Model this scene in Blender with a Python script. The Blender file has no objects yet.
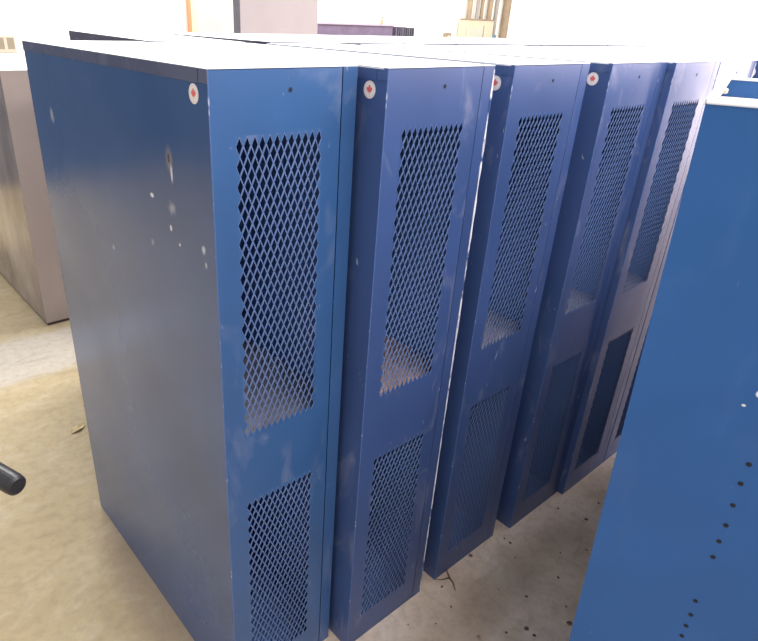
import bpy, bmesh, math, random
from mathutils import Vector, Matrix
random.seed(4)
SC = bpy.context.scene
COL = SC.collection

# ------------------------------------------------------------------ helpers
def tag(o, label=None, cat=None, group=None, kind=None):
    if label: o['label'] = label
    if cat: o['category'] = cat
    if group: o['group'] = group
    if kind: o['kind'] = kind
    return o

def empty(name, loc, rz=0.0):
    o = bpy.data.objects.new(name, None)
    o.empty_display_size = 0.1
    o.location = loc
    o.rotation_euler = (0, 0, rz)
    COL.objects.link(o)
    return o

def link(name, bm, mats, parent=None, smooth=False, loc=None):
    me = bpy.data.meshes.new(name)
    bm.normal_update()
    bm.to_mesh(me)
    bm.free()
    for m in (mats if isinstance(mats, (list, tuple)) else [mats]):
        me.materials.append(m)
    if smooth:
        for p in me.polygons:
            p.use_smooth = True
    o = bpy.data.objects.new(name, me)
    COL.objects.link(o)
    if parent: o.parent = parent
    if loc: o.location = loc
    return o

def dup_tree(o, parent=None):
    c = o.copy()
    COL.objects.link(c)
    if parent: c.parent = parent
    for ch in list(o.children):
        dup_tree(ch, c)
    return c

def box(bm, x0, x1, y0, y1, z0, z1, mi=0, bev=0.0):
    r = bmesh.ops.create_cube(bm, size=1.0)
    vs = r['verts']
    for v in vs:
        v.co = Vector(((x0 + x1) / 2 + v.co.x * (x1 - x0), (y0 + y1) / 2 + v.co.y * (y1 - y0), (z0 + z1) / 2 + v.co.z * (z1 - z0)))
    fs = set(f for v in vs for f in v.link_faces)
    for f in fs: f.material_index = mi
    if bev:
        es = list(set(e for f in fs for e in f.edges))
        bmesh.ops.bevel(bm, geom=es, offset=bev, segments=2, affect='EDGES', profile=0.6)

def tube(bm, pts, r, seg=14, cap=True, mi=0):
    pts = [Vector(p) for p in pts]
    rings = []
    n = len(pts)
    up = None
    for i, p in enumerate(pts):
        if i == 0: t = pts[1] - pts[0]
        elif i == n - 1: t = pts[-1] - pts[-2]
        else: t = (pts[i + 1] - p).normalized() + (p - pts[i - 1]).normalized()
        t.normalize()
        if up is None:
            a = Vector((0, 0, 1)) if abs(t.z) < 0.9 else Vector((1, 0, 0))
            up = (a - t * a.dot(t)).normalized()
        else:
            up = (up - t * up.dot(t)).normalized()
        s = t.cross(up)
        rr = r[i] if isinstance(r, (list, tuple)) else r
        rings.append([bm.verts.new(p + (up * math.cos(2 * math.pi * k / seg) + s * math.sin(2 * math.pi * k / seg)) * rr) for k in range(seg)])
    for a, b in zip(rings, rings[1:]):
        for k in range(seg):
            f = bm.faces.new((a[k], a[(k + 1) % seg], b[(k + 1) % seg], b[k]))
            f.material_index = mi
    if cap:
        bm.faces.new(rings[0][::-1]).material_index = mi
        bm.faces.new(rings[-1]).material_index = mi

def disc(bm, c, n, r, seg=20, mi=0):
    n = Vector(n).normalized()
    a = Vector((0, 0, 1)) if abs(n.z) < 0.9 else Vector((1, 0, 0))
    u = a.cross(n).normalized(); w = n.cross(u)
    vs = [bm.verts.new(Vector(c) + (u * math.cos(2 * math.pi * k / seg) + w * math.sin(2 * math.pi * k / seg)) * r) for k in range(seg)]
    f = bm.faces.new(vs); f.material_index = mi
    return f

# ------------------------------------------------------------------ materials
class NT:
    def __init__(self, name):
        self.m = bpy.data.materials.new(name)
        self.m.use_nodes = True
        self.t = self.m.node_tree
        self.b = self.t.nodes['Principled BSDF']
        self.tc = self.t.nodes.new('ShaderNodeTexCoord')
    def n(self, kind, **kw):
        x = self.t.nodes.new(kind)
        for k, v in kw.items(): setattr(x, k, v)
        return x
    def l(self, a, b): self.t.links.new(a, b)
    def setv(self, **kw):
        for k, v in kw.items():
            self.b.inputs[k.replace('_', ' ')].default_value = v
    def noise(self, scale, detail=4, rough=0.55, coord=None, dist=0.0):
        x = self.n('ShaderNodeTexNoise')
        x.inputs['Scale'].default_value = scale
        x.inputs['Detail'].default_value = detail
        x.inputs['Roughness'].default_value = rough
        x.inputs['Distortion'].default_value = dist
        self.l(coord if coord is not None else self.tc.outputs['Object'], x.inputs['Vector'])
        return x.outputs['Fac']
    def ramp(self, fac, stops):
        r = self.n('ShaderNodeValToRGB')
        e = r.color_ramp.elements
        while len(e) > 1: e.remove(e[-1])
        for i, (p, c) in enumerate(stops):
            q = e[0] if i == 0 else e.new(p)
            q.position = p
            q.color = (*c, 1) if len(c) == 3 else c
        self.l(fac, r.inputs['Fac'])
        return r.outputs['Color']
    def math(self, op, a, b=None, clamp=False):
        x = self.n('ShaderNodeMath', operation=op, use_clamp=clamp)
        for i, v in enumerate((a, b)):
            if v is None: continue
            if isinstance(v, (int, float)): x.inputs[i].default_value = v
            else: self.l(v, x.inputs[i])
        return x.outputs[0]
    def mix(self, fac, a, b):
        x = self.n('ShaderNodeMix', data_type='RGBA')
        if isinstance(fac, (int, float)): x.inputs['Factor'].default_value = fac
        else: self.l(fac, x.inputs['Factor'])
        for nm, v in (('A', a), ('B', b)):
            s = [q for q in x.inputs if q.name == nm and q.type == 'RGBA'][0]
            if isinstance(v, tuple): s.default_value = (*v, 1)
            else: self.l(v, s)
        return [q for q in x.outputs if q.type == 'RGBA'][0]
    def mapping(self, scale=(1, 1, 1), loc=(0, 0, 0), coord=None):
        x = self.n('ShaderNodeMapping')
        x.inputs['Scale'].default_value = scale
        x.inputs['Location'].default_value = loc
        self.l(coord if coord is not None else self.tc.outputs['Object'], x.inputs['Vector'])
        return x.outputs['Vector']
    def spot(self, centre, radii, soft=0.35, wob=0.0, wscale=60):
        """1 inside an ellipsoid of the object, falling to 0 at its rim"""
        v = self.tc.outputs['Object']
        s = self.n('ShaderNodeVectorMath', operation='SUBTRACT')
        self.l(v, s.inputs[0]); s.inputs[1].default_value = centre
        d = self.n('ShaderNodeVectorMath', operation='DIVIDE')
        self.l(s.outputs[0], d.inputs[0]); d.inputs[1].default_value = radii
        ln = self.n('ShaderNodeVectorMath', operation='LENGTH')
        self.l(d.outputs[0], ln.inputs[0])
        L = ln.outputs['Value']
        if wob:
            L = self.math('ADD', L, self.math('MULTIPLY', self.math('SUBTRACT', self.noise(wscale, 3), 0.5), wob))
        mr = self.n('ShaderNodeMapRange')
        mr.interpolation_type = 'SMOOTHSTEP'
        self.l(L, mr.inputs['Value'])
        mr.inputs['From Min'].default_value = 1.0
        mr.inputs['From Max'].default_value = 1.0 - soft
        mr.inputs['To Min'].default_value = 0.0
        mr.inputs['To Max'].default_value = 1.0
        return mr.outputs['Result']

def simple(name, col, rough=0.5, metal=0.0, var=0.12, scale=6, spec=0.5):
    m = NT(name)
    c2 = tuple(min(1, c * (1 + var)) for c in col)
    c1 = tuple(c * (1 - var) for c in col)
    m.l(m.ramp(m.noise(scale), [(0.3, c1), (0.7, c2)]), m.b.inputs['Base Color'])
    m.setv(Roughness=rough, Metallic=metal)
    m.b.inputs['Specular IOR Level'].default_value = spec
    return m.m

BLUE = (0.045, 0.086, 0.225)  # a little red added: pinkish light on the fronts put into the colour
def paint(name, base=BLUE, rough=0.36, scratches=1.0, spots=(), spec=0.5, bump=(4.5, 0.08, 0.02)):
    m = NT(name)
    oi = m.n('ShaderNodeObjectInfo')
    off = m.n('ShaderNodeVectorMath', operation='ADD')
    cm = m.n('ShaderNodeCombineXYZ')
    rr = m.math('MULTIPLY', oi.outputs['Random'], 17.0)
    for i in range(3): m.l(rr, cm.inputs[i])
    m.l(m.tc.outputs['Object'], off.inputs[0]); m.l(cm.outputs[0], off.inputs[1])
    co = off.outputs[0]
    lo = tuple(c * 0.86 for c in base); hi = tuple(c * 1.14 for c in base)
    c = m.ramp(m.noise(2.2, 4, coord=co), [(0.3, lo), (0.7, hi)])
    # dusty smears
    sm = m.noise(9, 5, 0.6, coord=m.mapping((1, 1, 0.45), coord=co), dist=0.8)
    smf = m.ramp(sm, [(0.57, (0, 0, 0)), (0.74, (0.34 * scratches,) * 3)])
    c = m.mix(smf, c, (0.40, 0.40, 0.47))
    # fine pale scratches and chips
    sc = m.noise(55, 2, 0.5, coord=m.mapping((1, 1, 0.30), coord=co), dist=1.2)
    scf = m.ramp(sc, [(0.735, (0, 0, 0)), (0.765, (0.55 * scratches,) * 3)])
    c = m.mix(scf, c, (0.50, 0.53, 0.60))
    for (ce, ra, colr, st, soft, wob) in spots:
        f = m.math('MULTIPLY', m.spot(ce, ra, soft, wob), st)
        c = m.mix(f, c, colr)
    m.l(c, m.b.inputs['Base Color'])
    r = m.n('ShaderNodeMapRange')
    m.l(m.noise(3.1, 4, coord=co), r.inputs['Value'])
    r.inputs['From Min'].default_value = 0.3; r.inputs['From Max'].default_value = 0.7
    r.inputs['To Min'].default_value = rough - 0.06; r.inputs['To Max'].default_value = rough + 0.08
    m.l(r.outputs['Result'], m.b.inputs['Roughness'])
    m.b.inputs['Specular IOR Level'].default_value = spec
    bp = m.n('ShaderNodeBump')
    bp.inputs['Strength'].default_value = bump[1]
    bp.inputs['Distance'].default_value = bump[2]
    m.l(m.noise(bump[0], 1, coord=co), bp.inputs['Height'])
    m.l(bp.outputs['Normal'], m.b.inputs['Normal'])
    return m.m

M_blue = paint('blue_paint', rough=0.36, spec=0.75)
M_blue_clean = paint('clear_blue_paint', base=(0.032, 0.096, 0.242), rough=0.36, spec=0.75, scratches=0.6)
M_mesh = paint('blue_mesh_paint', base=(0.090, 0.145, 0.30), rough=0.34, scratches=0.35)  # paler than the doors: highlights on the strands put into the colour
M_in = paint('blue_inner_paint', base=(0.085, 0.19, 0.47), rough=0.7, scratches=0.4)  # lifted blue: brightness the inside lacks is put into the colour
W = (0.80, 0.82, 0.86)
RUST = (0.20, 0.10, 0.05)
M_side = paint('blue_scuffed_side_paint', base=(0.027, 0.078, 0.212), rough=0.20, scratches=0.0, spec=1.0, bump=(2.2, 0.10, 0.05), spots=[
    ((0, 0.178, 1.637), (0.02, 0.022, 0.040), (0.36, 0.28, 0.24), 0.55, 0.9, 0.5),
    ((0, 0.180, 1.640), (0.02, 0.006, 0.013), (0.05, 0.03, 0.02), 0.9, 0.4, 0.4),
    ((0, 0.171, 1.608), (0.02, 0.006, 0.026), W, 0.75, 0.6, 0.6),
    ((0, 0.279, 1.539), (0.02, 0.011, 0.007), W, 0.9, 0.5, 0.6),
    ((0, 0.181, 1.531), (0.02, 0.022, 0.020), (0.45, 0.47, 0.52), 0.6, 0.9, 1.1),
    ((0, 0.195, 1.482), (0.02, 0.006, 0.009), W, 0.85, 0.5, 0.5),
    ((0, 0.157, 1.453), (0.02, 0.005, 0.005), W, 0.8, 0.5, 0.5),
    ((0, 0.050, 1.472), (0.02, 0.010, 0.012), (0.6, 0.64, 0.7), 0.75, 0.6, 0.7),
    ((0, 0.043, 1.440), (0.02, 0.006, 0.010), (0.6, 0.64, 0.7), 0.6, 0.6, 0.7),
    ((0, 0.919, 1.636), (0.02, 0.020, 0.030), (0.5, 0.47, 0.44), 0.6, 0.8, 0.7),
    ((0, 0.300, 1.420), (0.02, 0.012, 0.012), (0.5, 0.5, 0.55), 0.35, 0.8, 0.7),
    ((0, 0.560, 1.330), (0.02, 0.010, 0.010), W, 0.35, 0.8, 0.7),
])
def edge_paint():
    m = NT('chipped_edge_paint')
    f = m.ramp(m.noise(26, 4, 0.7, coord=m.mapping((1, 1, 0.35))), [(0.40, (0, 0, 0)), (0.50, (1, 1, 1))])
    m.l(m.mix(f, (0.05, 0.10, 0.28), (0.92, 0.90, 0.92)), m.b.inputs['Base Color'])
    m.setv(Roughness=0.5)
    return m.m
M_edge = edge_paint()
def chips_paint():
    m = NT('small_chip_edge_paint')
    f = m.ramp(m.noise(30, 3, 0.7, coord=m.mapping((1, 1, 0.5))), [(0.57, (0, 0, 0)), (0.66, (0.7, 0.7, 0.7))])
    m.l(m.mix(f, (0.07, 0.14, 0.33), (0.8, 0.82, 0.88)), m.b.inputs['Base Color'])
    m.setv(Roughness=0.45)
    return m.m
M_chip = chips_paint()
def top_glare():
    m = NT('glare_top_paint')
    f = m.ramp(m.noise(5, 5, 0.6), [(0.3, (0.70, 0.74, 0.78)), (0.7, (0.84, 0.85, 0.86))])  # glare on the blue tops painted in as pale grey
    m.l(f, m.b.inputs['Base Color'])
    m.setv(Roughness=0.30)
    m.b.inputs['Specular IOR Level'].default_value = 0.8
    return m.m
M_top = top_glare()
M_skirt = paint('hazy_skirt_paint', base=(0.075, 0.083, 0.145), rough=0.24, scratches=0.4, spec=1.0, bump=(2.2, 0.10, 0.05))  # haze along the top edge painted in as a paler grey
M_backrow = paint('dull_violet_blue_paint', base=(0.060, 0.055, 0.10), rough=0.5, scratches=0.8)
M_shelf = simple('dusty_shelf_paint', (0.22, 0.22, 0.27), 0.7, var=0.25, scale=9)
M_shelf_brown = simple('brown_dusty_shelf_paint', (0.38, 0.27, 0.25), 0.8, var=0.25, scale=9)
M_black = simple('dark_hole', (0.008, 0.008, 0.012), 0.8)
M_stk_w = simple('sticker_paper', (0.83, 0.80, 0.76), 0.45, var=0.04)
M_stk_r = simple('sticker_red_print', (0.72, 0.14, 0.14), 0.45, var=0.06)
M_stk_p = simple('sticker_pale_red_print', (0.80, 0.50, 0.46), 0.45, var=0.06)

# ------------------------------------------------------------------ locker
LW, LD, LH = 0.367, 1.09, 1.83
PX, PZ = 0.2184 / 12, 0.04
MX0 = 0.0545
def perforated(name, z0, rows, mat, parent, skin):
    """expanded diamond mesh stamped into the door skin"""
    bm = bmesh.new()
    cols = 12
    cache = {}
    def V(x, y, z):
        k = (round(x, 5), round(y, 5), round(z, 5))
        if k not in cache: cache[k] = bm.verts.new((x, y, z))
        return cache[k]
    x1 = MX0 + cols * PX; z1 = z0 + rows * PZ
    kx, kz = 0.77, 0.81
    def cell(cx, cz):
        o = [(cx - PX / 2, 0, cz), (cx, 0, cz - PZ / 2), (cx + PX / 2, 0, cz), (cx, 0, cz + PZ / 2)]
        i = [(cx - PX / 2 * kx, 0.0006, cz), (cx, 0.0018, cz - PZ / 2 * kz), (cx + PX / 2 * kx, 0.0006, cz), (cx, -0.0010, cz + PZ / 2 * kz)]
        ov = [V(*p) for p in o]; iv = [V(*p) for p in i]
        for k in range(4):
            bm.faces.new((ov[k], ov[(k + 1) % 4], iv[(k + 1) % 4], iv[k]))
    for i in range(cols):
        for j in range(rows):
            cell(MX0 + (i + .5) * PX, z0 + (j + .5) * PZ)
    for i in range(1, cols):
        for j in range(1, rows):
            cell(MX0 + i * PX, z0 + j * PZ)
    def tri(a, b, c):
        try: bm.faces.new((V(*a), V(*b), V(*c))).material_index = 1
        except ValueError: pass
    for i in range(1, cols):
        xa = MX0 + i * PX
        tri((xa - PX / 2, 0, z0), (xa + PX / 2, 0, z0), (xa, 0, z0 + PZ / 2))
        tri((xa + PX / 2, 0, z1), (xa - PX / 2, 0, z1), (xa, 0, z1 - PZ / 2))
    for j in range(1, rows):
        za = z0 + j * PZ
        tri((MX0, 0, za + PZ / 2), (MX0, 0, za - PZ / 2), (MX0 + PX / 2, 0, za))
        tri((x1, 0, za - PZ / 2), (x1, 0, za + PZ / 2), (x1 - PX / 2, 0, za))
    for (x, sx) in ((MX0, 1), (x1, -1)):
        for (z, sz) in ((z0, 1), (z1, -1)):
            a, b, c = (x, 0, z), (x + sx * PX / 2, 0, z), (x, 0, z + sz * PZ / 2)
            tri(a, b, c) if sx * sz > 0 else tri(a, c, b)
    bmesh.ops.recalc_face_normals(bm, faces=bm.faces)
    return link(name, bm, [mat, skin], parent)

Z_LO, R_LO = 0.105, 17
Z_UP, R_UP = 0.987, 18
DX0, DX1, DZ0, DZ1 = 0.0012, 0.3235, 0.014, LH - 0.003
MX1 = MX0 + 12 * PX
LEAF = [(0, 1.0), (0.16, 0.66), (0.36, 0.76), (0.27, 0.30), (0.50, 0.52), (0.58, 0.36), (0.92, 0.40), (0.80, 0.14), (0.94, 0.02),
        (0.50, -0.36), (0.56, -0.52), (0.07, -0.44), (0.05, -0.95), (-0.05, -0.95), (-0.07, -0.44), (-0.56, -0.52), (-0.50, -0.36),
        (-0.94, 0.02), (-0.80, 0.14), (-0.92, 0.40), (-0.58, 0.36), (-0.50, 0.52), (-0.27, 0.30), (-0.36, 0.76), (-0.16, 0.66)]

def make_sticker(parent):
    bm = bmesh.new()
    c = Vector((-0.0006, 0.053, 1.782))
    disc(bm, c, (-1, 0, 0), 0.0185, 32, 0)
    # thin red ring print
    seg = 40
    for r0, r1, mi in ((0.0150, 0.0160, 2),):
        a = [bm.verts.new(c + Vector((-0.0003, r0 * math.cos(2 * math.pi * k / seg), r0 * math.sin(2 * math.pi * k / seg)))) for k in range(seg)]
        b = [bm.verts.new(c + Vector((-0.0003, r1 * math.cos(2 * math.pi * k / seg), r1 * math.sin(2 * math.pi * k / seg)))) for k in range(seg)]
        for k in range(seg):
            bm.faces.new((a[k], a[(k + 1) % seg], b[(k + 1) % seg], b[k])).material_index = mi
    vs = [bm.verts.new(c + Vector((-0.0006, -x * 0.0098, z * 0.0112 + 0.0004))) for x, z in LEAF]
    ce = bm.verts.new(c + Vector((-0.0006, 0, 0.0)))
    for k in range(len(vs)):
        bm.faces.new((ce, vs[k], vs[(k + 1) % len(vs)])).material_index = 1
    o = link('sticker', bm, [M_stk_w, M_stk_r, M_stk_p], parent)
    o['label'] = 'round white sticker with a red maple leaf'
    return o

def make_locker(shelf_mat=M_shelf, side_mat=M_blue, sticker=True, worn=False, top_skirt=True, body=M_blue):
    root = empty('locker', (0, 0, 0))
    t = 0.0012
    # left side sheet with its folded front return
    bm = bmesh.new()
    box(bm, 0, t, 0.0012, LD, 0.0, LH - 0.002)
    for f in bm.faces: f.material_index = 1 if f.calc_center_median().x > t * 0.9 else 0
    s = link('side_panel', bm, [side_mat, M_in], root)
    if sticker: make_sticker(s)
    bm = bmesh.new()
    box(bm, LW - t, LW, 0.002, LD, 0.0, LH - 0.002)
    for f in bm.faces: f.material_index = 1 if f.calc_center_median().x < LW - t * 0.9 else 0
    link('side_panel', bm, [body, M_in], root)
    bm = bmesh.new()
    box(bm, t, LW - t, LD - t, LD, 0.0, LH - 0.002)
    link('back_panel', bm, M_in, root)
    # cap with a skirt folded down over the sides
    bm = bmesh.new()
    box(bm, -0.0012, LW + 0.0012, -0.0004, LD + 0.001, LH - 0.0015, LH, 0)
    box(bm, -0.0012, -0.0001, 0.034, LD + 0.001, LH - 0.027, LH - 0.0015, 1)
    box(bm, -0.0012, -0.0001, 0.0, 0.031, LH - 0.026, LH - 0.0015, 1)
    box(bm, LW + 0.0001, LW + 0.0012, 0.0, LD + 0.001, LH - 0.026, LH - 0.0015, 1)
    if side_mat is not M_side:
        box(bm, -0.0016, 0.0, 0.012, LD, LH - 0.0042, LH - 0.0004, 0)  # pale lip added for glare bleeding over the cap edge
    box(bm, -0.0012, LW + 0.0012, LD + 0.0002, LD + 0.001, LH - 0.026, LH - 0.0015, 1)
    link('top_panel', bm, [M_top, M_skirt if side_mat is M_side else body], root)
    bm = bmesh.new()
    box(bm, t, LW - t, 0.012, LD - t, 0.012, 0.016)
    box(bm, t, LW - t, 0.010, 0.012, 0.0, 0.016)
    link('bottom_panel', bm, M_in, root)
    bm = bmesh.new()
    box(bm, t, LW - t, 0.022, 0.519, 0.968, 0.972)
    box(bm, t, LW - t, 0.020, 0.022, 0.95, 0.972)
    link('shelf', bm, shelf_mat, root)
    # partition added at mid depth to make the inside look brighter
    bm = bmesh.new()
    box(bm, t, LW - t, 0.52, 0.5215, 0.016, LH - 0.002)
    link('added_partition', bm, M_in, root)
    # fixed front strip on the hinge side
    bm = bmesh.new()
    box(bm, 0.3252, LW, 0.0, 0.0016, 0.0, LH - 0.0016)
    box(bm, 0.3252, 0.3262, 0.0, 0.022, 0.0, LH - 0.0016)
    box(bm, 0.0014, 0.3252, 0.0005, 0.0016, 0.0, 0.012)
    box(bm, 0.300, 0.3252, 0.020, 0.022, 0.0, LH - 0.0016)
    link('front_frame', bm, body, root)
    # door skin: a sheet with two cut-outs
    bm = bmesh.new()
    xs = [DX0, MX0, MX1, DX1]
    zs = [DZ0, Z_LO, Z_LO + R_LO * PZ, Z_UP, Z_UP + R_UP * PZ, DZ1]
    for i in range(3):
        for j in range(5):
            if i == 1 and j in (1, 3): continue
            bm.faces.new([bm.verts.new(p) for p in ((xs[i], 0, zs[j]), (xs[i + 1], 0, zs[j]), (xs[i + 1], 0, zs[j + 1]), (xs[i], 0, zs[j + 1]))])
    # returns folded back round the rim
    for (x0, x1, z0, z1) in ((DX0, DX0, DZ0, DZ1), (DX1, DX1, DZ0, DZ1), (DX0, DX1, DZ0, DZ0), (DX0, DX1, DZ1, DZ1)):
        bm.faces.new([bm.verts.new(p) for p in ((x0, 0, z0), (x1, 0, z1), (x1, 0.018, z1), (x0, 0.018, z0))])
    bmesh.ops.remove_doubles(bm, verts=bm.verts, dist=1e-5)
    bmesh.ops.recalc_face_normals(bm, faces=bm.faces)
    door = link('door', bm, body, root)
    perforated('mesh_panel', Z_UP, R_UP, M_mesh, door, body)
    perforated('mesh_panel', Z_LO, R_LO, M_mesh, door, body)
    bm = bmesh.new()
    disc(bm, (0.187, -0.0006, 1.7875), (0, -1, 0), 0.0048, 18)
    link('lock_hole', bm, M_black, door)
    # rolled front edge with small chips
    bm = bmesh.new()
    tube(bm, [(0.0008, 0.0008, 0.0), (0.0008, 0.0008, LH - 0.002)], 0.0014, 8)
    link('corner_edge', bm, M_chip, root)
    if worn:
        bm = bmesh.new()
        random.seed(11)
        zz = 0.02
        pts = []
        while zz < LH - 0.004:
            pts.append((LW - 0.0002, 0.0004, zz)); zz += 0.03
        rad = [0.0016 + 0.0016 * random.random() * (0.5 + 0.9 * p[2] / LH) for p in pts]
        tube(bm, pts, rad, 8)
        o = link('worn_edge', bm, M_edge, root)
        o['label'] = 'front edge worn to bare white metal'
    return root

G1 = 'blue lockers in the front row'
FRONT = [  # x, forward offset, label
    (0.000, 0.000, 'nearest blue locker with mesh door, its long left side in full view'),
    (0.390, 0.070, 'second blue locker from the near end, white worn strip down its right front edge'),
    (0.842, 0.070, 'third blue mesh-door locker from the near end, its maple leaf sticker half hidden'),
    (1.300, 0.092, 'fourth blue mesh-door locker from the near end, beyond the half-hidden sticker'),
    (1.672, 0.118, 'fifth blue mesh-door locker from the near end, next to the right foreground cabinet'),
    (2.0445, 0.118, 'sixth blue locker from the near end, only a sliver beside the right cabinet'),
    (2.450, 0.150, 'seventh blue locker, white worn edges just above the rim of the right cabinet'),
    (2.850, 0.150, 'eighth locker of the front row, only its bright top showing'),
    (3.250, 0.150, 'ninth locker of the front row, only its bright top showing'),
    (3.620, 0.150, 'far end locker of the front row, only its bright top showing'),
]
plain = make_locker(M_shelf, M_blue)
hero = make_locker(M_shelf, M_side, body=M_blue_clean)
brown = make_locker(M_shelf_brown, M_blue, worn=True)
first_plain = True
worn2 = None
for i, (x, p, lab) in enumerate(FRONT):
    if i == 0: o = hero
    elif i == 1: o = brown
    elif i in (5, 6): o = dup_tree(brown)
    elif first_plain: o = plain; first_plain = False
    else: o = dup_tree(plain)
    o.location = (x, -p, 0)
    tag(o, lab, 'locker', G1)

# second row, back to back with the first
G2 = 'blue lockers in the row behind'
back = make_locker(M_shelf, M_backrow, sticker=False, body=M_backrow)
names = ['first', 'second', 'third', 'fourth', 'fifth', 'sixth', 'seventh', 'eighth', 'ninth']
for i in range(9):
    o = back if i == 0 else dup_tree(back)
    # turned round: fronts face the far wall
    if i == 0:
        a = math.radians(-5.5)
        o.rotation_euler.z = math.pi + a
        px, py = 0.425, 1.125
        # near left corner of the turned locker = local (LW, LD)
        off = Matrix.Rotation(math.pi + a, 3, 'Z') @ Vector((LW, LD, 0))
        o.location = (px - off.x, py - off.y, 0)
        tag(o, 'left end locker of the row behind, dark strip of its side showing', 'locker', G2)
    else:
        o.rotation_euler.z = math.pi
        o.location = (0.56 + LW + 0.385 * i + 0.0, 1.135 + LD + (0.01 if i % 2 else 0.0), 0)
        tag(o, '%s locker from the left in the row behind, only its bright top showing' % names[i], 'locker', G2)

# a third group standing crosswise past the end of the rows
G3 = 'blue lockers standing crosswise past the rows'
for i in range(4):
    o = dup_tree(back)
    o.rotation_euler.z = math.radians(90)
    o.location = (4.05 + LD if False else 4.045 + 0.03 * i + LD - LD, -0.62 + 0.40 * i, 0)
    o.rotation_euler.z = math.radians(-90)
    o.location = (4.03 + 0.0 * i, -0.30 + 0.40 * (i + 1), 0)
    tag(o, 'crosswise locker past the end of the rows, %s from the aisle, bright top only' % names[i], 'locker', G3)

# ------------------------------------------------------------------ right foreground cabinet
def right_cabinet():
    Hc = 1.83
    A = Vector((0.416, -0.683, 0)); ax = Vector((0.6308, 0.1975, 0)).normalized(); ay = Vector((0.1975, -0.6308, 0)).normalized()
    Lx, Ly = 0.655, 0.92
    root = empty('storage_cabinet', A, math.atan2(ax.y, ax.x))
    tag(root, 'blue metal cabinet with recessed top in the right foreground, peg holes down its side', 'cabinet')
    lean = 0.062                           # racked: the foot stands a little further along its side
    def sh(bm):
        for v in bm.verts:
            k = (Hc - v.co.z) / Hc
            v.co.y -= lean * k
        return bm
    # local frame: x along far rim, y to the left (towards the locker row); panel runs to -y
    bm = bmesh.new(); box(bm, 0, 0.0015, -Ly, 0, 0, Hc - 0.002); side = link('side_panel', sh(bm), M_rblue, root)
    bm = bmesh.new(); box(bm, Lx - 0.0015, Lx, -Ly, 0, 0, Hc - 0.002); link('side_panel', sh(bm), M_rblue, root)
    bm = bmesh.new(); box(bm, 0.0016, Lx - 0.0016, -0.0015, 0, 0, Hc - 0.002); link('back_panel', sh(bm), M_rblue, root)
    bm = bmesh.new(); box(bm, 0.0016, Lx - 0.0016, -Ly, -Ly + 0.0015, 0, Hc - 0.002); link('front_panel', sh(bm), M_rblue, root)
    bm = bmesh.new(); box(bm, 0.0016, Lx - 0.0016, -Ly + 0.0016, -0.0016, 0.03, 0.034); link('bottom_panel', sh(bm), M_rblue, root)
    bm = bmesh.new(); box(bm, 0.0016, Lx - 0.0016, -Ly + 0.0016, -0.0016, Hc - 0.042, Hc - 0.040); 
    o = link('top_panel', sh(bm), M_rtop, root); o['label'] = 'dusty beige recessed top'
    bm = bmesh.new()
    r = 0.0030
    tube(bm, [(0.001, -Ly, Hc - 0.002), (0.001, -0.001, Hc - 0.002)], r, 10)
    tube(bm, [(Lx - 0.001, -Ly, Hc - 0.002), (Lx - 0.001, -0.001, Hc - 0.002)], r, 10)
    tube(bm, [(0.001, -0.001, Hc - 0.002), (Lx - 0.001, -0.001, Hc - 0.002)], 0.0045, 10)
    box(bm, 0.001, Lx - 0.001, -0.013, 0.001, Hc - 0.0015, Hc + 0.0015)
    tube(bm, [(0.001, -Ly, Hc - 0.002), (Lx - 0.001, -Ly, Hc - 0.002)], 0.0035, 10)
    o = link('rim', sh(bm), M_rrim, root); o['label'] = 'worn rim with its bright highlight painted white'
    # corner bolt inside the recess
    bm = bmesh.new()
    tube(bm, [(Lx - 0.10, -0.0016, Hc - 0.022), (Lx - 0.10, -0.010, Hc - 0.022), (Lx - 0.10, -0.014, Hc - 0.022)], [0.006, 0.006, 0.004], 10)
    link('bolt', sh(bm), M_cream, root)
    for z, s in ((1.275, .213), (1.234, .213), (1.187, .215), (1.142, .217), (1.104, .217), (1.066, .218), (.953, .220), (.916, .222), (.885, .222), (.856, .222),
                 (0.74, .22), (0.70, .22), (0.66, .22)):
        bm = bmesh.new()
        disc(bm, (-0.0006, -s + lean * (Hc - z) / Hc, z), (-1, 0, 0), 0.0043, 16)
        link('peg_hole', sh(bm), M_black, side)
    return root
M_rblue = paint('bright_blue_paint', base=(0.022, 0.104, 0.305), spec=0.3, rough=0.38, scratches=0.12, spots=[
    ((0.0, -0.190, 1.405), (0.02, 0.006, 0.008), W, 0.9, 0.5, 0.5),
    ((0.0, -0.176, 1.378), (0.02, 0.004, 0.003), W, 0.8, 0.5, 0.5)])
M_rtop = simple('beige_dust', (0.62, 0.55, 0.47), 0.8, var=0.2, scale=7)
def rim_paint():
    m = NT('worn_lit_rim_paint')
    f = m.ramp(m.noise(14, 4, 0.6), [(0.22, (0, 0, 0)), (0.34, (1, 1, 1))])  # bright highlight along the rim painted in white, over some real wear
    m.l(m.mix(f, (0.30, 0.36, 0.55), (0.92, 0.92, 0.96)), m.b.inputs['Base Color'])
    m.setv(Roughness=0.4)
    return m.m
M_rrim = rim_paint()
M_cream = simple('cream_plastic', (0.72, 0.66, 0.50), 0.5, var=0.06)
rc = right_cabinet()
ax = Vector((0.6308, 0.1975, 0)).normalized(); ay = Vector((-ax.y, ax.x, 0))
for k, nm in ((1, 'second blue cabinet, added behind the right foreground cabinet to shade the aisle'), (2, 'third blue cabinet, added furthest from the foreground one to shade the aisle')):
    o = dup_tree(rc)  # added copies, keep light and bright reflections off the lower locker fronts
    o.location = Vector(rc.location) + ax * 0.68 * k - ay * 0.14 * k
    tag(o, nm, 'cabinet')

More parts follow.
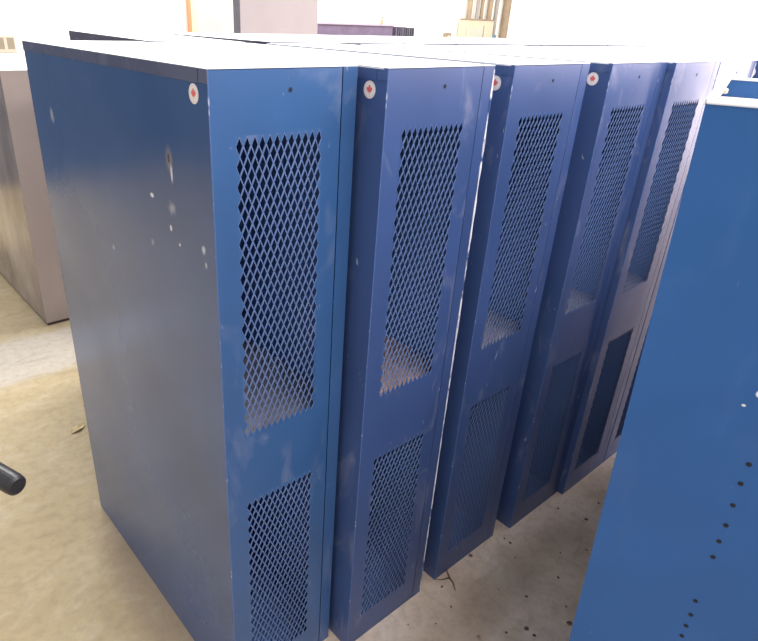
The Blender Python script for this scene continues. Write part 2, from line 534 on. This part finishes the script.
# ------------------------------------------------------------------ taupe cabinet behind on the left
M_taupe = simple('taupe_enamel', (0.47, 0.385, 0.345), 0.35, var=0.06, scale=3)
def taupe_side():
    m = NT('taupe_reflection_enamel')
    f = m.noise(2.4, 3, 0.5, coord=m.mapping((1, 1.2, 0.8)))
    m.l(m.ramp(f, [(0.35, (0.16, 0.13, 0.13)), (0.7, (0.36, 0.31, 0.29))]), m.b.inputs['Base Color'])  # dark and pale reflections painted into the side colour
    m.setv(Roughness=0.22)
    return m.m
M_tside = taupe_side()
M_tdark = simple('taupe_dark_enamel', (0.10, 0.07, 0.075), 0.6)
t = empty('filing_cabinet', (0.37, 2.95, 0))
tag(t, 'taupe metal cabinet on the floor behind the lockers at the left edge', 'cabinet')
TW, TD, TH = 0.80, 1.90, 1.60
bm = bmesh.new(); box(bm, 0.002, TW - 0.002, 0.0, 0.03, 0.02, TH - 0.003, bev=0.003); link('front_panel', bm, M_taupe, t)
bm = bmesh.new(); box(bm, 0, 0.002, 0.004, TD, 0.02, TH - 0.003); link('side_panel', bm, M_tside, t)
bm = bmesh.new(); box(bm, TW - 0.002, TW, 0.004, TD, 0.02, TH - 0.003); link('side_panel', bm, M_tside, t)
bm = bmesh.new(); box(bm, 0.002, TW - 0.002, TD - 0.002, TD, 0.02, TH - 0.003); link('back_panel', bm, M_taupe, t)
M_whitetop = simple('lit_cabinet_top', (0.85, 0.84, 0.82), 0.35, var=0.03)  # light on the cabinet top painted in as near-white
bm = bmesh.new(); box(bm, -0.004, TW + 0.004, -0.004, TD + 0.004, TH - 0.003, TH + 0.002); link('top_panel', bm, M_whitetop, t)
bm = bmesh.new(); box(bm, 0.008, TW - 0.008, 0.008, TD - 0.008, 0.0, 0.02); link('plinth', bm, M_tdark, t)

# small beige box with dark openings on top of it
M_beige = simple('beige_plastic', (0.42, 0.37, 0.28), 0.5, var=0.08)
M_bdark = simple('beige_shadow_plastic', (0.20, 0.16, 0.11), 0.6)
b = empty('connector_box', (0.735, 4.50, TH + 0.002), math.radians(6))
tag(b, 'small beige box with dark openings on top of the taupe cabinet', 'box')
bm = bmesh.new(); box(bm, -0.15, 0.15, -0.06, 0.06, 0, 0.125, bev=0.008); link('casing', bm, M_beige, b)
for dx in (-0.06, 0.04, 0.115):
    bm = bmesh.new(); box(bm, dx - 0.030, dx + 0.022, -0.0612, -0.0598, 0.030, 0.110); link('opening', bm, M_bdark, b)

# ------------------------------------------------------------------ hand truck: only the end of one grip reaches into the frame
M_rub = simple('black_rubber', (0.012, 0.012, 0.014), 0.38, var=0.2, scale=30)
M_steel = simple('dark_painted_steel', (0.05, 0.05, 0.055), 0.4, var=0.2)
M_zinc = simple('zinc_plated_steel', (0.5, 0.5, 0.5), 0.35, 0.8)
tip = Vector((-0.482, -0.256, 1.306)); ad = Vector((-0.33, 0.945, 0.0)).normalized()
end = tip + ad * 0.16
perp = Vector((-0.945, -0.33, 0))
tip2 = tip + perp * 0.34; end2 = end + perp * 0.34
ht = empty('hand_truck', (end.x + perp.x * 0.75, end.y + perp.y * 0.75, 0))
tag(ht, 'black rubber handle grip poking in from the left edge of the frame', 'hand truck')
inv = -Vector(ht.location)
def rel(pts): return [Vector(p) + inv for p in pts]
for tp, en in ((tip, end),):
    bm = bmesh.new()
    tube(bm, rel([tp + ad * 0.001, tp + ad * 0.004, tp + ad * 0.012, en]), [0.0115, 0.0148, 0.0160, 0.0160], 24)
    link('grip', bm, M_rub, ht, smooth=False)
# bar behind the grip runs off to the left and joins two uprights with wheels and a toe plate
far = end + perp * 0.62 + ad * 0.10
bm = bmesh.new()
tube(bm, rel([end - ad * 0.02, end + ad * 0.05 + perp * 0.02, end + ad * 0.09 + perp * 0.10, far, far + perp * 0.30]), 0.012, 14)
for s in (0.0, 0.30):
    p = far + perp * s
    tube(bm, rel([p, Vector((p.x, p.y, 0.14))]), 0.012, 12)
for z in (0.5, 0.85, 1.15):
    p = far
    tube(bm, rel([Vector((p.x, p.y, z)), Vector((p.x, p.y, z)) + perp * 0.30]), 0.009, 10)
link('frame', bm, M_steel, ht)
bm = bmesh.new()
q = Vector((far.x, far.y, 0.125))
tube(bm, rel([q - perp * 0.06 + ad * 0.03, q + perp * 0.36 + ad * 0.03]), 0.008, 10)
link('axle', bm, M_zinc, ht)
for s in (-0.06, 0.36):
    bm = bmesh.new()
    c = q + perp * s + ad * 0.03
    pts = [c + perp * d for d in (-0.025, -0.02, 0.0, 0.02, 0.025)]
    tube(bm, rel(pts), [0.10, 0.12, 0.125, 0.12, 0.10], 28)
    link('wheel', bm, M_rub, ht)
bm = bmesh.new()
c = Vector((far.x, far.y, 0.0)) + perp * 0.15 - ad * 0.11
u = perp * 0.19; w = ad * 0.11
vs = [c + u + w, c - u + w, c - u - w, c + u - w]
lo = [bm.verts.new(v + inv + Vector((0, 0, 0.0))) for v in vs]; hi = [bm.verts.new(v + inv + Vector((0, 0, 0.006))) for v in vs]
bm.faces.new(lo[::-1]); bm.faces.new(hi)
for k in range(4): bm.faces.new((lo[k], lo[(k + 1) % 4], hi[(k + 1) % 4], hi[k]))
for s in (0.0, 0.30):
    p = far + perp * s
    tube(bm, rel([Vector((p.x, p.y, 0.003)), Vector((p.x, p.y, 0.16))]), 0.014, 10)
bmesh.ops.recalc_face_normals(bm, faces=bm.faces)
link('toe_plate', bm, M_steel, ht)

# ------------------------------------------------------------------ floor litter
M_leaf = simple('dry_leaf', (0.60, 0.47, 0.25), 0.7, var=0.3, scale=40)
bm = bmesh.new()
nl = 9
rows = []
for i in range(nl):
    f = i / (nl - 1); wd = 0.022 * math.sin(math.pi * min(0.985, max(0.02, f)) ** 0.9) + 0.001
    xx = (f - .5) * 0.09
    rows.append([bm.verts.new((xx, s * wd, 0.003 + 0.006 * abs(s) + 0.004 * math.sin(f * 7 + s))) for s in (-1, -0.5, 0, 0.5, 1)])
for a, c in zip(rows, rows[1:]):
    for k in range(4): bm.faces.new((a[k], c[k], c[k + 1], a[k + 1]))
lf = link('dry_leaf', bm, M_leaf, smooth=True, loc=(0.12, 1.69, 0.0)); lf.rotation_euler.z = 0.5
mn = min(v.co.z for v in lf.data.vertices)
for v in lf.data.vertices: v.co.z -= mn
tag(lf, 'dry curled brown leaf on the floor left of the nearest locker', 'leaf')
M_twig = simple('twig_bark', (0.16, 0.09, 0.07), 0.8)
bm = bmesh.new()
tube(bm, [(0.03, 0.05, 0.004), (0.0, 0.0, 0.003), (-0.012, -0.03, 0.004), (-0.03, -0.052, 0.003)], [0.002, 0.003, 0.003, 0.0015], 8)
tube(bm, [(0.0, 0.0, 0.004), (-0.03, 0.012, 0.003), (-0.05, 0.030, 0.0025)], [0.0025, 0.002, 0.001], 8)
tw = link('twig', bm, M_twig, smooth=True, loc=(0.895, -0.10, 0))
mn = min(v.co.z for v in tw.data.vertices)
for v in tw.data.vertices: v.co.z -= mn
tag(tw, 'thin dark twig on the floor at the foot of the third locker', 'twig')
M_crumb = simple('dirt_crumb', (0.15, 0.095, 0.08), 0.9, var=0.4, scale=60)
crumbs = [(1.609, -0.269, 1.4), (1.055, -0.336, 1.2), (0.937, -0.414, 1.6), (0.936, -0.447, 1.1), (1.23, -0.142, 1.2), (1.181, -0.2, .7), (1.046, -0.083, 1.6),
          (1.077, -0.499, 1.8), (1.572, -0.156, 1.0), (0.84, -0.109, 1.0), (0.798, -0.188, .8), (0.868, -0.379, 1.0), (1.23, -0.363, 1.0), (1.134, -0.454, .9), (1.233, -0.112, .9),
          (1.35, -0.30, .7), (1.45, -0.36, .8), (1.75, -0.25, 1.0), (0.70, -0.20, .7), (0.62, -0.14, .6), (1.00, -0.25, .6)]
random.seed(8)
proto = None
for (x, y, s) in crumbs:
    bm = bmesh.new()
    bmesh.ops.create_icosphere(bm, subdivisions=2, radius=0.0042 * s)
    for v in bm.verts:
        v.co *= 1 + random.uniform(-0.25, 0.25); v.co.z *= 0.65; v.co.x *= 1.25
    mn = min(v.co.z for v in bm.verts)
    for v in bm.verts: v.co.z -= mn
    o = link('dirt_crumb', bm, M_crumb, loc=(x, y, 0)); o.rotation_euler.z = random.uniform(0, 6)
    tag(o, 'tiny dark crumb of dirt on the aisle floor in front of the lockers', 'dirt crumb', 'crumbs of dirt in the aisle')
bm = bmesh.new()
bmesh.ops.create_icosphere(bm, subdivisions=2, radius=0.007)
for v in bm.verts:
    v.co *= 1 + random.uniform(-0.2, 0.2); v.co.z *= 0.6
mn = min(v.co.z for v in bm.verts)
for v in bm.verts: v.co.z -= mn
o = link('paint_flake', bm, simple('pinkish_flake', (0.42, 0.24, 0.22), 0.8, var=0.3, scale=40), loc=(0.776, -0.329, 0))
tag(o, 'pinkish flake on the aisle floor at the bottom of the photo', 'flake')

# ------------------------------------------------------------------ far background
M_cream_board = simple('cream_board', (0.52, 0.43, 0.34), 0.7, var=0.05, scale=2)
M_orange = simple('orange_board_edge', (0.52, 0.17, 0.08), 0.6, var=0.08)
M_greybox = simple('grey_mauve_enamel', (0.36, 0.32, 0.33), 0.5, var=0.05, scale=2)
M_greyedge = simple('dark_slate_edge', (0.055, 0.055, 0.075), 0.5)
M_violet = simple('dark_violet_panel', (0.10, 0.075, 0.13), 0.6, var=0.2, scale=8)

WY = 7.0
o = empty('leaning_board', (3.72, WY - 0.06, 0))
tag(o, 'cream board with an orange edge standing against the far wall', 'board')
bm = bmesh.new(); box(bm, 0.13, 0.92, -0.012, 0.012, 0, 2.6, bev=0.002); link('board', bm, M_cream_board, o)
bm = bmesh.new(); box(bm, 0.0, 0.045, -0.02, 0.012, 0, 2.6); link('edge_strip', bm, M_orange, o)
bm = bmesh.new(); box(bm, 0.045, 0.13, -0.014, 0.012, 0, 2.6); link('edge_strip', bm, simple('pale_orange_edge', (0.58, 0.42, 0.29), 0.6, var=0.05), o)

o = empty('tall_panel', (3.235, 5.0, 0))
tag(o, 'tall grey upright panel with a dark left edge beyond the lockers', 'panel')
bm = bmesh.new(); box(bm, 0.045, 1.09, 0.0, 0.06, 0.0, 2.4, bev=0.004); link('panel_sheet', bm, M_greybox, o)
bm = bmesh.new(); box(bm, 0.0, 0.045, -0.002, 0.06, 0.0, 2.4); link('edge_post', bm, M_greyedge, o)

o = empty('low_cabinet', (5.98, 6.45, 0))
tag(o, 'dark violet low cabinet by the far wall, right of the tall grey panel', 'cabinet')
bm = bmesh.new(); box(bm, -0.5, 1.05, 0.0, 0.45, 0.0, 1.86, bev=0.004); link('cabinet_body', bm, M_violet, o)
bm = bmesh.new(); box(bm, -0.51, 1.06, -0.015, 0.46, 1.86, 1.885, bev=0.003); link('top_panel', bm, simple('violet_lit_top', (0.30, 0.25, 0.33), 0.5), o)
o = empty('slatted_rack', (7.10, 6.45, 0))
tag(o, 'rack of dark upright slats beside the dark violet cabinet', 'rack')
bm = bmesh.new(); box(bm, 0.0, 0.46, 0.02, 0.42, 0.0, 1.70, bev=0.004); link('rack_body', bm, M_violet, o)
random.seed(2)
for k in range(9):
    bm = bmesh.new()
    x = 0.005 + k * 0.050
    box(bm, x, x + 0.026, 0.0, 0.30, 1.70, 1.85 + random.uniform(-0.015, 0.01)); link('slat', bm, M_greyedge if k % 3 else M_violet, o)
o = empty('small_bottle', (6.93, 6.60, 1.885))
tag(o, 'tiny olive bottle standing on top of the dark violet cabinet', 'bottle')
bm = bmesh.new(); tube(bm, [(0, 0, 0), (0, 0, 0.004), (0, 0, 0.06), (0, 0, 0.08), (0, 0, 0.085)], [0.024, 0.027, 0.027, 0.012, 0.011], 14); link('bottle_body', bm, simple('olive_plastic', (0.30, 0.27, 0.16), 0.4), o)
bm = bmesh.new(); tube(bm, [(0, 0, 0.085), (0, 0, 0.11)], 0.012, 12); link('cap', bm, M_greyedge, o)

# electrical panel and conduits on the far wall
M_ebox = simple('cream_enamel', (0.46, 0.42, 0.31), 0.5, var=0.05)
M_edoor = simple('grey_green_enamel', (0.40, 0.41, 0.34), 0.5, var=0.06)
M_pipe = simple('tan_conduit', (0.24, 0.18, 0.12), 0.5, var=0.15)
M_pipeg = simple('grey_conduit', (0.26, 0.24, 0.22), 0.5, var=0.15)
e = empty('electrical_panel', (9.26, WY - 0.03, 1.30))
tag(e, 'cream electrical panel on the far wall with conduits rising from it', 'electrical panel')
bm = bmesh.new(); box(bm, 0.0, 0.90, -0.12, 0, 0.0, 0.70, bev=0.01); link('enclosure', bm, M_ebox, e)
bm = bmesh.new(); box(bm, 0.09, 0.58, -0.135, -0.12, 0.0, 0.58, bev=0.004)
link('panel_door', bm, M_edoor, e)
bm = bmesh.new(); box(bm, 0.60, 0.625, -0.122, -0.12, 0.0, 0.62); link('seam_strip', bm, M_pipe, e)
bm = bmesh.new(); box(bm, 0.0, 0.90, -0.124, -0.02, 0.70, 0.725); link('top_lip', bm, M_pipe, e)
for x, r, mm in ((0.20, 0.045, M_pipe), (0.42, 0.03, M_pipeg), (0.56, 0.035, M_pipe), (0.80, 0.05, M_pipe)):
    bm = bmesh.new(); tube(bm, [(x, -0.06, 0.725), (x, -0.06, 1.15), (x + 0.03, -0.06, 1.6), (x + 0.05, -0.06, 2.2)], r, 12); link('conduit', bm, mm, e)
bm = bmesh.new(); box(bm, 0.88, 1.06, -0.10, 0, 0.28, 0.47, bev=0.01); link('junction_box', bm, simple('slate_blue_plastic', (0.10, 0.16, 0.22), 0.5), e)
o = empty('wall_fitting', (8.98, WY, 1.66))
tag(o, 'small tan fitting on the far wall left of the electrical panel', 'fitting')
bm = bmesh.new(); box(bm, -0.09, 0.09, -0.06, 0, -0.08, 0.12, bev=0.012); link('fitting_body', bm, M_pipe, o)
bm = bmesh.new(); tube(bm, [(0, -0.06, 0.04), (0, -0.10, 0.04)], 0.035, 12); link('knob', bm, M_ebox, o)
for x, lab, r, mm in ((10.33, 'grey pipe on the far wall, nearest the electrical panel', 0.035, M_pipeg), (10.58, 'tan pipe on the far wall, furthest right of the electrical panel', 0.075, M_pipe)):
    bm = bmesh.new()
    tube(bm, [(0, 0, 0), (0, 0, 3.6)], r, 14)
    for z in (0.6, 1.65, 2.7):
        tube(bm, [(0, 0, z), (0, 0, z + 0.06)], r * 1.25, 14)
    o = link('wall_pipe', bm, mm, loc=(x, WY - r * 1.3, 0))
    tag(o, lab, 'pipe', 'pipes on the far wall')

# ------------------------------------------------------------------ setting
def floor_mat():
    m = NT('dusty_concrete')
    big = m.noise(0.9, 5, 0.6, dist=0.5)
    c = m.ramp(big, [(0.30, (0.40, 0.305, 0.165)), (0.52, (0.47, 0.372, 0.22)), (0.72, (0.51, 0.42, 0.275))])
    # different light in the aisle painted in: pinker, paler floor before the lockers
    sep = m.n('ShaderNodeSeparateXYZ'); m.l(m.tc.outputs['Object'], sep.inputs[0])
    a = m.n('ShaderNodeMapRange'); m.l(sep.outputs['Y'], a.inputs['Value'])
    a.inputs['From Min'].default_value = 0.25; a.inputs['From Max'].default_value = -0.05
    c = m.mix(m.math('MULTIPLY', a.outputs['Result'], 0.85), c, m.ramp(m.noise(2.6, 5, 0.6), [(0.3, (0.56, 0.42, 0.32)), (0.5, (0.68, 0.535, 0.43)), (0.68, (0.76, 0.64, 0.55))]))
    # brown streak in the aisle
    st = m.spot((1.10, -0.25, 0), (0.75, 0.14, 1), 0.8, 1.6, 4)
    c = m.mix(m.math('MULTIPLY', st, 0.50), c, (0.33, 0.24, 0.15))
    # brownish contact shadow painted in along the foot of the nearest locker
    foot_shade = m.spot((-0.03, 0.45, 0), (0.13, 0.85, 1), 0.7, 0.5, 5)
    c = m.mix(m.math('MULTIPLY', foot_shade, 0.6), c, (0.34, 0.245, 0.175))
    # pale swept patch on the left
    sp = m.spot((0.10, 2.60, 0), (1.6, 0.33, 1), 0.35, 0.7, 3)
    c = m.mix(m.math('MULTIPLY', sp, 0.62), c, (0.56, 0.53, 0.50))
    fine = m.noise(24, 6, 0.7)
    sw = m.noise(3.4, 6, 0.65, coord=m.mapping((1, 2.2, 1)), dist=1.4)
    c = m.mix(m.ramp(sw, [(0.52, (0, 0, 0)), (0.70, (0.40, 0.40, 0.40))]), c, (0.60, 0.51, 0.37))
    c = m.mix(m.ramp(sw, [(0.32, (0.35, 0.35, 0.35)), (0.46, (0, 0, 0))]), c, (0.29, 0.21, 0.12))
    c = m.mix(m.ramp(fine, [(0.36, (0.34, 0.34, 0.34)), (0.54, (0, 0, 0))]), c, (0.30, 0.23, 0.15))
    sk = m.noise(70, 2, 0.6)
    c = m.mix(m.ramp(sk, [(0.76, (0, 0, 0)), (0.80, (0.35, 0.35, 0.35))]), c, (0.22, 0.15, 0.10))
    vo = m.n('ShaderNodeTexVoronoi', feature='DISTANCE_TO_EDGE'); vo.inputs['Scale'].default_value = 1.3
    m.l(m.mapping(coord=m.tc.outputs['Object']), vo.inputs['Vector'])
    m.l(c, m.b.inputs['Base Color'])
    m.setv(Roughness=0.75)
    bp = m.n('ShaderNodeBump'); bp.inputs['Strength'].default_value = 0.35; bp.inputs['Distance'].default_value = 0.01
    m.l(m.math('ADD', m.noise(14, 6, 0.65), m.math('MULTIPLY', fine, 0.5)), bp.inputs['Height'])
    m.l(bp.outputs['Normal'], m.b.inputs['Normal'])
    return m.m
bm = bmesh.new(); box(bm, -7, 13, -5, WY, -0.1, 0.0)
tag(link('floor', bm, floor_mat()), kind='structure')
M_wall = simple('white_wall_paint', (0.88, 0.86, 0.80), 0.8, var=0.02, scale=1)
bm = bmesh.new(); box(bm, -7, 13.2, WY, WY + 0.2, -0.1, 4.2)
tag(link('wall_back', bm, M_wall), kind='structure')
M_wall2 = simple('white_side_wall_paint', (0.9, 0.89, 0.88), 0.8, var=0.02, scale=1)
bm = bmesh.new(); box(bm, 13, 13.2, -5, WY, -0.1, 4.2)
tag(link('wall_right', bm, M_wall2), kind='structure')

# added slate coloured roll-up door, out of frame, darkens the locker side's reflection
bm = bmesh.new()
box(bm, -5.0, 0.9, WY - 0.05, WY - 0.001, 0.0, 3.3)
for k in range(12):
    z = 0.14 + k * 0.27
    tube(bm, [(-5.0, WY - 0.05, z), (0.9, WY - 0.05, z)], 0.03, 8)
tag(link('added_door', bm, simple('slate_door_paint', (0.13, 0.16, 0.22), 0.5, var=0.1)), kind='structure')

# ------------------------------------------------------------------ light
w = bpy.data.worlds.new('World'); SC.world = w; w.use_nodes = True
w.node_tree.nodes['Background'].inputs['Color'].default_value = (0.93, 0.95, 1.0, 1)
w.node_tree.nodes['Background'].inputs['Strength'].default_value = 0.95
def area(name, loc, target, sx, sy, power, col):
    l = bpy.data.lights.new(name, 'AREA'); l.shape = 'RECTANGLE'; l.size = sx; l.size_y = sy; l.energy = power; l.color = col
    o = bpy.data.objects.new(name, l); COL.objects.link(o); o.location = loc
    o.rotation_euler = (Vector(target) - Vector(loc)).to_track_quat('-Z', 'Y').to_euler()
    return o
area('fill_far_wall', (4.5, 5.2, 4.6), (5.0, 6.5, 1.5), 11, 1.6, 900, (1, 0.97, 0.92))  # added fill, no known opening above: pushes the far wall towards white
area('fill_row_tops', (3.0, 3.2, 4.4), (2.6, 0.8, 1.8), 6, 2.5, 420, (1, 0.98, 0.95))  # added fill over the rows, brightens the locker tops
area('fill_right', (9.5, -4.6, 2.2), (1.6, 0.0, 1.0), 6.0, 4.0, 760, (1.0, 0.86, 0.90))  # added fill, no known doorway: pinkish glow for the fronts to reflect

area('fill_aisle', (1.4, -1.3, 3.7), (1.4, -0.8, 0), 3.6, 0.7, 165, (1.0, 0.91, 0.88))  # added fill above the aisle, lifts upper fronts and floor

# ------------------------------------------------------------------ camera
f, pitch, roll, yaw = 611.17, 0.456723, 0.0374701, 0.858176
F = Vector((math.cos(pitch) * math.cos(yaw), math.cos(pitch) * math.sin(yaw), -math.sin(pitch)))
R0 = F.cross(Vector((0, 0, 1))).normalized(); U0 = R0.cross(F)
R = R0 * math.cos(roll) + U0 * math.sin(roll); U = -R0 * math.sin(roll) + U0 * math.cos(roll)
cd = bpy.data.cameras.new('Camera'); cam = bpy.data.objects.new('Camera', cd); COL.objects.link(cam)
cd.sensor_fit = 'HORIZONTAL'; cd.sensor_width = 36.0; cd.lens = f * 36.0 / 758.0
cd.shift_x = (379 - 326.35) / 758.0
cd.clip_start = 0.02; cd.clip_end = 100
mw = Matrix((R, U, -F)).transposed().to_4x4()
mw.translation = Vector((-0.5946, -1.04077, 1.91495))
cam.matrix_world = mw
SC.camera = cam
SC.view_settings.view_transform = 'Standard'
SC.view_settings.look = 'None'
SC.view_settings.exposure = 0.0
